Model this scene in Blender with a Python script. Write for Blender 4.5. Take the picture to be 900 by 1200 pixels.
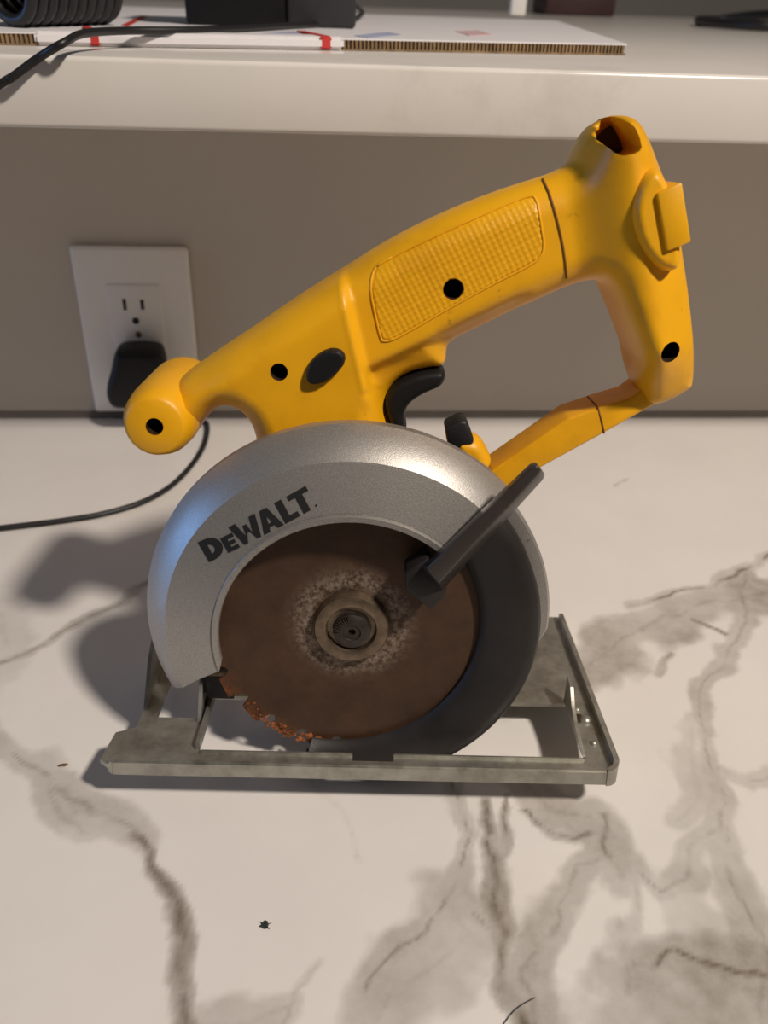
import bpy, bmesh, math, random
import numpy as np
from mathutils import Vector, Matrix, geometry
random.seed(7); rng = np.random.default_rng(7)
sc = bpy.context.scene
COL = sc.collection
for o in list(bpy.data.objects): bpy.data.objects.remove(o, do_unlink=True)

# ------------------------------------------------------------------ camera
F, PITCH, ROLL, YAW, CH = 996.0, .557, .0355, .0831, .32
_cy, _sy = math.cos(YAW), math.sin(YAW)
FW = Vector((_sy*math.cos(PITCH), _cy*math.cos(PITCH), -math.sin(PITCH)))
_r = Vector((_cy, -_sy, 0)); _u = _r.cross(FW)
RT = math.cos(ROLL)*_r + math.sin(ROLL)*_u
UP = -math.sin(ROLL)*_r + math.cos(ROLL)*_u
CAM = Vector((0, 0, CH))
cd = bpy.data.cameras.new('camera'); co = bpy.data.objects.new('camera', cd); COL.objects.link(co)
cd.sensor_fit = 'VERTICAL'; cd.sensor_height = 36; cd.lens = 36*F/1200
cd.clip_start = .01; cd.clip_end = 50
m = Matrix((RT, UP, -FW)).transposed().to_4x4(); m.translation = CAM
co.matrix_world = m
cd.dof.use_dof = True; cd.dof.focus_distance = .37; cd.dof.aperture_fstop = 10
sc.camera = co

# ------------------------------------------------------------------ world, lights, exposure
sc.view_settings.view_transform = 'Standard'; sc.view_settings.look = 'None'
sc.view_settings.gamma = 1; sc.view_settings.use_curve_mapping = False
sc.view_settings.exposure = -0.32
w = bpy.data.worlds.new('world'); sc.world = w; w.use_nodes = True
w.node_tree.nodes['Background'].inputs[0].default_value = (.98, .92, .88, 1)
w.node_tree.nodes['Background'].inputs[1].default_value = .082

def area_light(name, loc, target, size, power, color, shape='DISK', size_y=None):
    ld = bpy.data.lights.new(name, 'AREA'); ld.shape = shape; ld.size = size
    if size_y: ld.size_y = size_y
    ld.energy = power; ld.color = color
    lo = bpy.data.objects.new(name, ld); COL.objects.link(lo)
    lo.location = loc
    lo.rotation_euler = (Vector(target)-Vector(loc)).to_track_quat('-Z', 'Y').to_euler()
    return lo
KD = Vector((.55, -.56, 1.0)).normalized()
KT = Vector((.0, .36, .06))
area_light('ceiling_can_light', KT+KD*1.9, KT, .16, 40, (1.0, .89, .78))
area_light('side_window_light', (-2.3, .30, .42), (-.05, .33, .12), .5, 12.0, (.20, .46, 1.0), 'RECTANGLE', .6)

# ------------------------------------------------------------------ frames: pixel -> place
def pray(x, y): return FW + RT*((x-450)/F) - UP*((y-600)/F)
def GR(x, y, z=0.0):                       # point on the horizontal plane z
    d = pray(x, y); t = (z-CH)/d.z; return CAM + d*t
def WL(x, y, Y):                           # point on the plane y = Y
    d = pray(x, y); t = Y/d.y; return CAM + d*t
SA, HF, TAU = -.065, .020, .15             # saw heading, height of the shoe's front edge, backward lean
U = Vector((math.cos(SA), math.sin(SA), 0)); V0 = Vector((-math.sin(SA), math.cos(SA), 0)); Z = Vector((0, 0, 1))
V = V0*math.cos(TAU) - Z*math.sin(TAU); W = Z*math.cos(TAU) + V0*math.sin(TAU)
SO = Vector((.0166, .2556, .0200))
def S(x, y, v):                            # point of the saw's plane at depth v -> (u, w)
    d = pray(x, y); o = CAM-SO; t = (v-o.dot(V))/d.dot(V); q = o+d*t
    return (q.dot(U), q.dot(W))
def SP(pts, v): return [S(x, y, v) for x, y in pts]
AX = (-.0072, .0648)                       # blade axis in the saw frame

# ------------------------------------------------------------------ materials
def new_mat(name):
    mt = bpy.data.materials.new(name); mt.use_nodes = True
    nt = mt.node_tree; b = nt.nodes['Principled BSDF']
    return mt, nt, b
def N(nt, t, **k):
    n = nt.nodes.new(t)
    for a, v in k.items():
        if a in n.inputs.keys(): n.inputs[a].default_value = v
        else: setattr(n, a, v)
    return n
def noise(nt, scale, detail=4, rough=.55, vec=None):
    n = N(nt, 'ShaderNodeTexNoise'); n.inputs['Scale'].default_value = scale
    n.inputs['Detail'].default_value = detail; n.inputs['Roughness'].default_value = rough
    if vec is None:
        tc = N(nt, 'ShaderNodeTexCoord'); vec = tc.outputs['Object']
    nt.links.new(vec, n.inputs['Vector']); return n
def ramp(nt, src, stops):
    r = N(nt, 'ShaderNodeValToRGB'); e = r.color_ramp.elements
    while len(e) < len(stops): e.new(.5)
    for i, (p, c) in enumerate(stops):
        e[i].position = p; e[i].color = c if len(c) == 4 else (*c, 1)
    nt.links.new(src, r.inputs[0]); return r
def mixc(nt, fac, a, b, mode='MIX'):
    n = N(nt, 'ShaderNodeMix'); n.data_type = 'RGBA'; n.blend_type = mode
    for k, s in ((0, fac), (6, a), (7, b)):
        if hasattr(s, 'links'): nt.links.new(s, n.inputs[k])
        elif isinstance(s, (int, float)): n.inputs[k].default_value = s
        else: n.inputs[k].default_value = (*s, 1)
    return n.outputs[2]
def bump(nt, b, h, strength=.2, dist=.0005):
    n = N(nt, 'ShaderNodeBump'); n.inputs['Strength'].default_value = strength; n.inputs['Distance'].default_value = dist
    nt.links.new(h, n.inputs['Height']); nt.links.new(n.outputs[0], b.inputs['Normal'])
def simple(name, col, rough=.5, metal=0, var=.12, scale=60, bs=0, bscale=900, spec=.5):
    mt, nt, b = new_mat(name)
    n = noise(nt, scale)
    c = ramp(nt, n.outputs['Fac'], [(.25, tuple(x*(1-var) for x in col)), (.75, tuple(min(1, x*(1+var)) for x in col))])
    nt.links.new(c.outputs[0], b.inputs['Base Color'])
    b.inputs['Roughness'].default_value = rough; b.inputs['Metallic'].default_value = metal
    b.inputs['Specular IOR Level'].default_value = spec
    if bs: bump(nt, b, noise(nt, bscale, 2).outputs['Fac'], bs)
    return mt
M = {}
# yellow moulded plastic with grime
mt, nt, b = new_mat('yellow_plastic')
n1 = noise(nt, 28, 5, .6); n2 = noise(nt, 160, 3, .6)
c0 = ramp(nt, n1.outputs['Fac'], [(.28, (.70, .33, .004)), (.5, (.86, .42, .005)), (.7, (.90, .45, .006))])
sp = ramp(nt, n2.outputs['Fac'], [(.66, (0, 0, 0)), (.74, (1, 1, 1))])
pm = ramp(nt, noise(nt, 34, 2).outputs['Fac'], [(.56, (0, 0, 0)), (.66, (.65, .65, .65))])
mm = N(nt, 'ShaderNodeMath', operation='MULTIPLY'); nt.links.new(sp.outputs[0], mm.inputs[0]); nt.links.new(pm.outputs[0], mm.inputs[1])
nt.links.new(mixc(nt, mm.outputs[0], c0.outputs[0], (.22, .11, .015)), b.inputs['Base Color'])
b.inputs['Roughness'].default_value = .42; bump(nt, b, noise(nt, 1500, 2).outputs['Fac'], .12)
M['yellow'] = mt
M['hole'] = simple('hole_shade_brown', (.035, .016, .006), .6)  # hole insides and sunken screws, shade of the depth put into the colour
M['black'] = simple('black_plastic', (.009, .009, .010), .5, bs=.05, spec=.3)
M['blackrub'] = simple('black_rubber', (.010, .010, .011), .5)
M['seam'] = simple('seam_shadow_brown', (.22, .09, .005), .7)
# silver paint
mt, nt, b = new_mat('silver_paint')
n1 = noise(nt, 2200, 2); n2 = noise(nt, 40, 4)
c = ramp(nt, n1.outputs['Fac'], [(.3, (.36, .34, .32)), (.7, (.52, .50, .47))])
sc_ = ramp(nt, noise(nt, 110, 5, .7).outputs['Fac'], [(.69, (0, 0, 0)), (.76, (1, 1, 1))])
nt.links.new(mixc(nt, sc_.outputs[0], c.outputs[0], (.13, .13, .14)), b.inputs['Base Color'])
b.inputs['Metallic'].default_value = .75; b.inputs['Roughness'].default_value = .43
bump(nt, b, n1.outputs['Fac'], .35, .0002)
M['silver'] = mt
# zinc-plated steel
mt, nt, b = new_mat('zinc_steel')
n1 = noise(nt, 90, 6, .65); n2 = noise(nt, 600, 3)
c = ramp(nt, n1.outputs['Fac'], [(.3, (.30, .29, .25)), (.55, (.46, .45, .40)), (.75, (.55, .54, .49))])
nt.links.new(c.outputs[0], b.inputs['Base Color'])
b.inputs['Metallic'].default_value = .85
r = ramp(nt, n1.outputs['Fac'], [(.3, (.38,)*3), (.7, (.52,)*3)]); nt.links.new(r.outputs[0], b.inputs['Roughness'])
bump(nt, b, n2.outputs['Fac'], .25, .0002)
M['zinc'] = mt
# blade: rust over steel, pale corroded ring round the arbor
mt, nt, b = new_mat('rusty_blade_steel')
tc = N(nt, 'ShaderNodeTexCoord')
mp = N(nt, 'ShaderNodeMapping'); mp.inputs['Location'].default_value = (-AX[0], -.0265, -AX[1])
nt.links.new(tc.outputs['Object'], mp.inputs['Vector'])
ln = N(nt, 'ShaderNodeVectorMath', operation='LENGTH'); nt.links.new(mp.outputs[0], ln.inputs[0])
nz = noise(nt, 70, 6, .7); fine = noise(nt, 520, 4, .7)
base = ramp(nt, nz.outputs['Fac'], [(.3, (.060, .032, .019)), (.5, (.078, .041, .023)), (.72, (.100, .052, .028))])
ms = N(nt, 'ShaderNodeMath', operation='MULTIPLY_ADD'); ms.inputs[1].default_value = .007; ms.inputs[2].default_value = -.0035
nt.links.new(nz.outputs['Fac'], ms.inputs[0])
ad = N(nt, 'ShaderNodeMath', operation='ADD'); nt.links.new(ln.outputs['Value'], ad.inputs[0]); nt.links.new(ms.outputs[0], ad.inputs[1])
ring = ramp(nt, ad.outputs[0], [(.0165, (0, 0, 0)), (.0195, (1, 1, 1)), (.0235, (.75, .75, .75)), (.0285, (0, 0, 0))])
fr = ramp(nt, fine.outputs['Fac'], [(.38, (0, 0, 0)), (.62, (1, 1, 1))])
mu = N(nt, 'ShaderNodeMath', operation='MULTIPLY'); nt.links.new(ring.outputs[0], mu.inputs[0]); nt.links.new(fr.outputs[0], mu.inputs[1])
c = mixc(nt, mu.outputs[0], base.outputs[0], (.30, .24, .19))
rim = ramp(nt, ad.outputs[0], [(.060, (0, 0, 0)), (.071, (1, 1, 1))])
mu2 = N(nt, 'ShaderNodeMath', operation='MULTIPLY'); nt.links.new(rim.outputs[0], mu2.inputs[0]); nt.links.new(fr.outputs[0], mu2.inputs[1])
c = mixc(nt, mu2.outputs[0], c, (.30, .085, .02))
nt.links.new(c, b.inputs['Base Color'])
b.inputs['Metallic'].default_value = .35; b.inputs['Roughness'].default_value = .55
bump(nt, b, fine.outputs['Fac'], .3, .0003)
M['blade'] = mt
M['flake'] = simple('orange_rust_flake', (.24, .075, .02), .8, var=.85, scale=300)
M['hub'] = simple('worn_brown_steel', (.20, .15, .105), .38, .8, .35, 200, .2)
M['hubdark'] = simple('dark_greasy_steel', (.055, .045, .04), .45, .6, .4, 300, .2)
M['lguard'] = simple('dark_grey_guard_enamel', (.022, .019, .018), .45, 0, .3, 45, .1, spec=.35)
M['lever'] = simple('dark_brown_lever_plastic', (.040, .033, .030), .33, 0, .2, 50, .12)
M['print'] = simple('black_printed_lettering', (.008, .008, .008), .6)
M['motor'] = simple('motor_can_grey', (.10, .10, .10), .5)
M['wall'] = simple('taupe_wall_paint', (.56, .505, .435), .75, 0, .03, 8, .25, 400)
M['plate'] = simple('white_plastic', (.86, .83, .79), .4, 0, .02)
M['slot'] = simple('dark_socket_slot', (.02, .018, .016), .7)
M['card'] = simple('white_printed_cardboard', (.80, .78, .80), .6, 0, .03)
M['red'] = simple('red_print', (.55, .035, .03), .6)
M['blueprint'] = simple('faint_blue_print', (.42, .45, .62), .6)
M['pinkprint'] = simple('faint_red_print', (.66, .45, .46), .6)
M['kraft'] = simple('brown_corrugated_kraft', (.26, .17, .09), .85, 0, .5, 120)
M['kraftdark'] = simple('dark_flute_gap', (.21, .135, .072), .9)
M['cable'] = simple('black_cable', (.012, .012, .013), .45)
M['device'] = simple('black_device_plastic', (.008, .008, .009), .5, spec=.2)
M['devside'] = simple('grey_device_plastic', (.035, .035, .038), .5, spec=.3)
M['maroon'] = simple('maroon_device_plastic', (.05, .02, .02), .5)
M['crumb'] = simple('black_crumb', (.02, .03, .025), .7)

# polished marble-look quartz: veins follow the slab's own 'vein' attribute, broken up by noise
def quartz(name, col, attr):
    mt, nt, b = new_mat(name)
    n1 = noise(nt, 14, 5, .6); n2 = noise(nt, 130, 5, .65)
    c = ramp(nt, n1.outputs['Fac'], [(.3, tuple(x*.97 for x in col)), (.7, tuple(x*1.03 for x in col))]).outputs[0]
    if attr:
        a1 = N(nt, 'ShaderNodeAttribute', attribute_name='wash'); a2 = N(nt, 'ShaderNodeAttribute', attribute_name='vein')
        f2 = ramp(nt, n2.outputs['Fac'], [(.3, (.75,)*3), (.7, (1,)*3)])
        m1 = N(nt, 'ShaderNodeMath', operation='MULTIPLY'); nt.links.new(a1.outputs['Fac'], m1.inputs[0]); nt.links.new(f2.outputs[0], m1.inputs[1])
        c = mixc(nt, m1.outputs[0], c, (.31, .275, .235))
        m2 = N(nt, 'ShaderNodeMath', operation='MULTIPLY'); nt.links.new(a2.outputs['Fac'], m2.inputs[0]); nt.links.new(f2.outputs[0], m2.inputs[1])
        c = mixc(nt, m2.outputs[0], c, (.15, .115, .085))
    else:
        sm = ramp(nt, noise(nt, 9, 6, .7).outputs['Fac'], [(.60, (0, 0, 0)), (.72, (.22, .22, .22))])
        c = mixc(nt, sm.outputs[0], c, (.42, .38, .33))
    nt.links.new(c, b.inputs['Base Color'])
    b.inputs['Roughness'].default_value = .22
    b.inputs['Specular IOR Level'].default_value = .4
    return mt
M['quartz'] = quartz('veined_white_quartz', (.77, .735, .70), True)
M['quartz2'] = quartz('plain_white_quartz', (.77, .735, .69), False)

# ------------------------------------------------------------------ object helpers
def link(name, me, mat, parent=None, smooth=False):
    if smooth:
        me.polygons.foreach_set('use_smooth', [True]*len(me.polygons))
    o = bpy.data.objects.new(name, me); COL.objects.link(o)
    if mat is not None: me.materials.append(M[mat] if isinstance(mat, str) else mat)
    if parent is not None: o.parent = parent
    return o
def from_bm(name, bm, mat, parent=None, smooth=False, recalc=True, sharp=None):
    if recalc: bmesh.ops.recalc_face_normals(bm, faces=bm.faces)
    me = bpy.data.meshes.new(name); bm.to_mesh(me); bm.free()
    if sharp is not None:
        smooth = True
    o = link(name, me, mat, parent, smooth)
    if sharp is not None: me.set_sharp_from_angle(angle=math.radians(sharp))
    return o
def tag(o, label=None, cat=None, group=None, kind=None):
    for k, v in (('label', label), ('category', cat), ('group', group), ('kind', kind)):
        if v: o[k] = v
    return o
def empty(name, mat4, label, cat):
    o = bpy.data.objects.new(name, None); COL.objects.link(o); o.matrix_world = mat4
    o.empty_display_size = .02
    return tag(o, label, cat)

def chaikin(p, n=2):
    p = [np.array(q, float) for q in p]
    for _ in range(n):
        q = []
        for i in range(len(p)):
            a, c = p[i], p[(i+1) % len(p)]
            q += [a*.75+c*.25, a*.25+c*.75]
        p = q
    return [tuple(x) for x in p]
def densify(p, step):
    out = []
    for i in range(len(p)):
        a, c = np.array(p[i]), np.array(p[(i+1) % len(p)])
        n = max(1, int(np.ceil(np.linalg.norm(c-a)/step)))
        for k in range(n): out.append(a+(c-a)*k/n)
    return np.array(out)
def inside(P, poly):
    x, y = P[:, 0], P[:, 1]; r = np.zeros(len(P), bool)
    n = len(poly)
    for i in range(n):
        x0, y0 = poly[i]; x1, y1 = poly[(i+1) % n]
        if y0 == y1: continue
        cnd = ((y0 > y) != (y1 > y)) & (x < (x1-x0)*(y-y0)/(y1-y0)+x0)
        r ^= cnd
    return r
def segdist(P, poly):
    A = np.array(poly); B = np.roll(A, -1, 0); D = B-A; L = (D**2).sum(1)+1e-18
    best = np.full(len(P), 1e9)
    for i in range(len(A)):
        t = np.clip(((P-A[i])@D[i])/L[i], 0, 1)
        q = P-(A[i]+t[:, None]*D[i]); best = np.minimum(best, (q**2).sum(1))
    return np.sqrt(best)
def inflate(name, poly, vm, Tf, rr, step, mat, parent, holes=(), p=2.2, Tb=None, smooth=True, detail=None, grid_ang=0, rrf=None):
    """A pillow-shaped solid: outline 'poly' in (u,w), rounded over rr, half thickness Tf towards the viewer, Tb behind."""
    if not callable(Tf): t0 = Tf; Tf = lambda Q: np.full(len(Q), t0)
    if Tb is None: Tb = Tf
    elif not callable(Tb): t1 = Tb; Tb = lambda Q: np.full(len(Q), t1)
    bd = densify(poly, step); nb = len(bd)
    pts = [bd]; edges = [(i, (i+1) % nb) for i in range(nb)]
    # rings just inside the outline
    tn = np.roll(bd, -1, 0)-np.roll(bd, 1, 0); tn /= np.linalg.norm(tn, axis=1)[:, None]+1e-12
    nr = np.c_[-tn[:, 1], tn[:, 0]]
    area = .5*np.sum(bd[:, 0]*np.roll(bd[:, 1], -1)-np.roll(bd[:, 0], -1)*bd[:, 1])
    if area < 0: nr = -nr
    for k in (.03, .10, .22, .4, .65):
        q = bd+nr*rr*k
        ok = inside(q, bd) & (segdist(q, bd) > rr*k*.93)
        pts.append(q[ok])
    hp = []; cnt = sum(len(a) for a in pts)
    for h in holes:
        h = np.array(h); hp.append(h)
        edges += [(cnt+i, cnt+(i+1) % len(h)) for i in range(len(h))]
        pts.append(h); cnt += len(h)
    lo, hi = bd.min(0), bd.max(0); ce = (lo+hi)/2; R = np.linalg.norm(hi-lo)/2+step
    g = np.arange(-R, R, step); gx, gy = np.meshgrid(g, g)
    ca, sa = math.cos(grid_ang), math.sin(grid_ang)
    G = np.c_[gx.ravel()*ca-gy.ravel()*sa+ce[0], gx.ravel()*sa+gy.ravel()*ca+ce[1]]
    G = G[inside(G, bd)]; G = G[segdist(G, bd) > max(rr*.8, step*.6)]
    for h in hp:
        if len(G): G = G[~inside(G, h)]
        if len(G): G = G[segdist(G, h) > step*.4]
    pts.append(G)
    P = np.vstack(pts)
    vs, es, fs, *_ = geometry.delaunay_2d_cdt([Vector(q) for q in P], edges, [], 0, 1e-7)
    Q = np.array([tuple(v) for v in vs]); T = np.array([tuple(f) for f in fs])
    cen = Q[T].mean(1); keep = inside(cen, bd)
    for h in hp: keep &= ~inside(cen, h)
    T = T[keep]
    d = segdist(Q, bd); d[d < 1e-6] = 0
    R_ = rrf(Q) if rrf else rr
    prof = (1-(1-np.clip(d/R_, 0, 1))**p)**(1/p)
    front = vm-Tf(Q)*prof
    if detail is not None: front = front-detail(Q)*np.clip(d/rr*3, 0, 1)
    back = vm+Tb(Q)*prof
    n = len(Q)
    verts = np.vstack([np.c_[Q[:, 0], front, Q[:, 1]], np.c_[Q[:, 0], back, Q[:, 1]]])
    bi = {i for i in range(n) if d[i] == 0}
    mp_ = np.array([i if i in bi else i+n for i in range(n)])
    faces = [tuple(t) for t in T]+[tuple(mp_[t][::-1]) for t in T]
    me = bpy.data.meshes.new(name); me.from_pydata(verts.tolist(), [], faces)
    bm = bmesh.new(); bm.from_mesh(me); bpy.data.meshes.remove(me)
    lo_ = [v for v in bm.verts if not v.link_faces]; bmesh.ops.delete(bm, geom=lo_, context='VERTS')
    o = from_bm(name, bm, mat, parent, smooth)
    o['_f'] = 0; del o['_f']
    return o, lambda q: (vm-Tf(np.array([q]))*((1-(1-np.clip(segdist(np.array([q]), bd)/(rrf(np.array([q])) if rrf else rr), 0, 1))**p)**(1/p)))[0]
def pit(name, poly, top, depth, mat, parent, taper=1.0, shift=(0, 0)):
    """Walls and floor of a recess whose mouth is 'poly' at depth top(q) (list)."""
    bm = bmesh.new(); n = len(poly); c = np.mean(poly, 0)
    a = [bm.verts.new((q[0], t-.00005, q[1])) for q, t in zip(poly, top)]
    mx = max(top)+depth
    bq = [c+(np.array(q)-c)*taper+np.array(shift) for q in poly]
    e = [bm.verts.new((q[0], mx, q[1])) for q in bq]
    for i in range(n): bm.faces.new((a[i], a[(i+1) % n], e[(i+1) % n], e[i]))
    bm.faces.new(e)
    return from_bm(name, bm, mat, parent, False, recalc=False)
def prism(name, poly, v0, v1, mat, parent, bev=0, seg=2, poly2=None, sharp=35):
    bm = bmesh.new(); poly2 = poly2 or poly
    a = [bm.verts.new((q[0], v0, q[1])) for q in poly]; e = [bm.verts.new((q[0], v1, q[1])) for q in poly2]
    n = len(poly); bm.faces.new(a); bm.faces.new(e[::-1])
    for i in range(n): bm.faces.new((a[i], e[i], e[(i+1) % n], a[(i+1) % n]))
    bmesh.ops.recalc_face_normals(bm, faces=bm.faces)
    if bev: bmesh.ops.bevel(bm, geom=list(bm.edges), offset=bev, segments=seg, affect='EDGES', profile=.5, clamp_overlap=True)
    return from_bm(name, bm, mat, parent, sharp=sharp)
def lathe(name, prof, c, mat, parent, n=64, sharp=40, fn=None):
    """prof: (radius, depth) pairs turned about the depth axis through c=(u,w)."""
    bm = bmesh.new(); rings = []
    for r, v in prof:
        if r < 1e-6: rings.append([bm.verts.new((c[0], v, c[1]))])
        else: rings.append([bm.verts.new((c[0]+r*math.cos(2*math.pi*i/n), v, c[1]+r*math.sin(2*math.pi*i/n))) for i in range(n)])
    for a, e in zip(rings, rings[1:]):
        for i in range(n):
            j = (i+1) % n
            if len(a) == 1 and len(e) == 1: continue
            if len(a) == 1: bm.faces.new((a[0], e[i], e[j]))
            elif len(e) == 1: bm.faces.new((a[i], a[j], e[0]))
            else: bm.faces.new((a[i], a[j], e[j], e[i]))
    return from_bm(name, bm, mat, parent, sharp=sharp)
def sector(name, prof, a0, a1, mat, parent, n=90, end0=None, end1=None, rad=None, sharp=30):
    """Closed cross-section prof (r, v) swept about the blade axis between angles (degrees)."""
    bm = bmesh.new(); rings = []
    for i in range(n+1):
        t = i/n; row = []
        am = a0+(a1-a0)*t
        pr = prof if rad is None else rad(am)
        for r, v in pr:
            s0 = end0(r) if end0 else 0; s1 = end1(r) if end1 else 0
            a = math.radians(am+s0*(1-t)**6+s1*t**6)
            row.append(bm.verts.new((AX[0]+r*math.cos(a), v, AX[1]+r*math.sin(a))))
        rings.append(row)
    k = len(rings[0])
    for x, y in zip(rings, rings[1:]):
        for i in range(k): bm.faces.new((x[i], x[(i+1) % k], y[(i+1) % k], y[i]))
    bm.faces.new(rings[0][::-1]); bm.faces.new(rings[-1])
    return from_bm(name, bm, mat, parent, sharp=sharp)
def bbox(bm, x0, x1, y0, y1, z0, z1):
    vs = [bm.verts.new(p) for p in ((x0, y0, z0), (x1, y0, z0), (x1, y1, z0), (x0, y1, z0), (x0, y0, z1), (x1, y0, z1), (x1, y1, z1), (x0, y1, z1))]
    for f in ((0, 3, 2, 1), (4, 5, 6, 7), (0, 1, 5, 4), (1, 2, 6, 5), (2, 3, 7, 6), (3, 0, 4, 7)): bm.faces.new([vs[i] for i in f])
def box(name, x0, x1, y0, y1, z0, z1, mat, parent=None, bev=0, seg=2):
    bm = bmesh.new(); bbox(bm, x0, x1, y0, y1, z0, z1)
    if bev: bmesh.ops.bevel(bm, geom=list(bm.edges), offset=bev, segments=seg, affect='EDGES', profile=.5)
    return from_bm(name, bm, mat, parent, sharp=40)
def catmull(pts, per=8):
    pts = [Vector(p) for p in pts]; P = [pts[0]*2-pts[1]]+pts+[pts[-1]*2-pts[-2]]; out = []
    for i in range(1, len(P)-2):
        a, b_, c, d = P[i-1:i+3]
        for k in range(per):
            t = k/per
            out.append(.5*((2*b_)+(c-a)*t+(2*a-5*b_+4*c-d)*t*t+(3*b_-a-3*c+d)*t**3))
    out.append(P[-2]); return out
def tube(name, pts, r, mat, parent=None, n=10):
    bm = bmesh.new(); rings = []; prev = None
    L = len(pts)
    for i, p in enumerate(pts):
        t = (pts[min(i+1, L-1)]-pts[max(i-1, 0)]).normalized()
        if prev is None: prev = t.orthogonal().normalized()
        prev = (prev-t*prev.dot(t)).normalized(); b_ = t.cross(prev)
        rings.append([bm.verts.new(p+(prev*math.cos(2*math.pi*k/n)+b_*math.sin(2*math.pi*k/n))*r) for k in range(n)])
    for x, y in zip(rings, rings[1:]):
        for k in range(n): bm.faces.new((x[k], x[(k+1) % n], y[(k+1) % n], y[k]))
    bm.faces.new(rings[0][::-1]); bm.faces.new(rings[-1])
    return from_bm(name, bm, mat, parent, True)

# ------------------------------------------------------------------ the setting
YW, YS, ZB, ZT = .6677, .475, .2524, .2852
wb = box('wall_back', -1.6, 1.6, YW, YW+.12, -.9, ZB, 'wall'); tag(wb, kind='structure')
tag(box('wall_far', -5, 6, 4.2, 4.3, -1.0, 2.4, 'wall'), kind='structure')
tag(box('wall_front', -3, 3, -2.7, -2.6, -.9, 2.4, 'wall'), kind='structure')
tag(box('floor', -5, 6, -2.7, 4.3, -1.0, -.9, simple('dark_floor', (.2, .15, .11), .5)), kind='structure')
tag(box('wall_foot_strip_1', -1.6, 1.6, YW-.0025, YW, .0002, .0055, simple('dark_grey_strip', (.16, .14, .12), .7), None), kind='structure')  # narrow dark grey strip along the foot of the wall

# raised bar ledge (a slab of its own on top of the half wall)
lg = box('raised_bar_ledge', -1.6, 1.6, YS, YS+1.15, ZB, ZT, 'quartz2', None, .0025, 3)
tag(lg, 'raised white quartz bar ledge behind the saw, above the grey wall', 'ledge')

# counter with its veins
def fbm(P, scale, octaves=5, seed=0):
    out = np.zeros(len(P)); amp = 1; tot = 0
    r = np.random.default_rng(seed)
    for o in range(octaves):
        tbl = r.random((64, 64)); q = P*scale*2**o
        i = np.floor(q).astype(int); f = q-i; f = f*f*(3-2*f)
        a = tbl[i[:, 0] % 64, i[:, 1] % 64]; b_ = tbl[(i[:, 0]+1) % 64, i[:, 1] % 64]
        c = tbl[i[:, 0] % 64, (i[:, 1]+1) % 64]; d = tbl[(i[:, 0]+1) % 64, (i[:, 1]+1) % 64]
        out += amp*((a*(1-f[:, 0])+b_*f[:, 0])*(1-f[:, 1])+(c*(1-f[:, 0])+d*f[:, 0])*f[:, 1]); tot += amp; amp *= .5
    return out/tot
def plinedist(P, pts):
    best = np.full(len(P), 1e9)
    for a, c in zip(pts, pts[1:]):
        a, c = np.array(a), np.array(c); D = c-a; t = np.clip((P-a)@D/(D@D), 0, 1)
        best = np.minimum(best, ((P-(a+t[:, None]*D))**2).sum(1))
    return np.sqrt(best)
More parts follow.
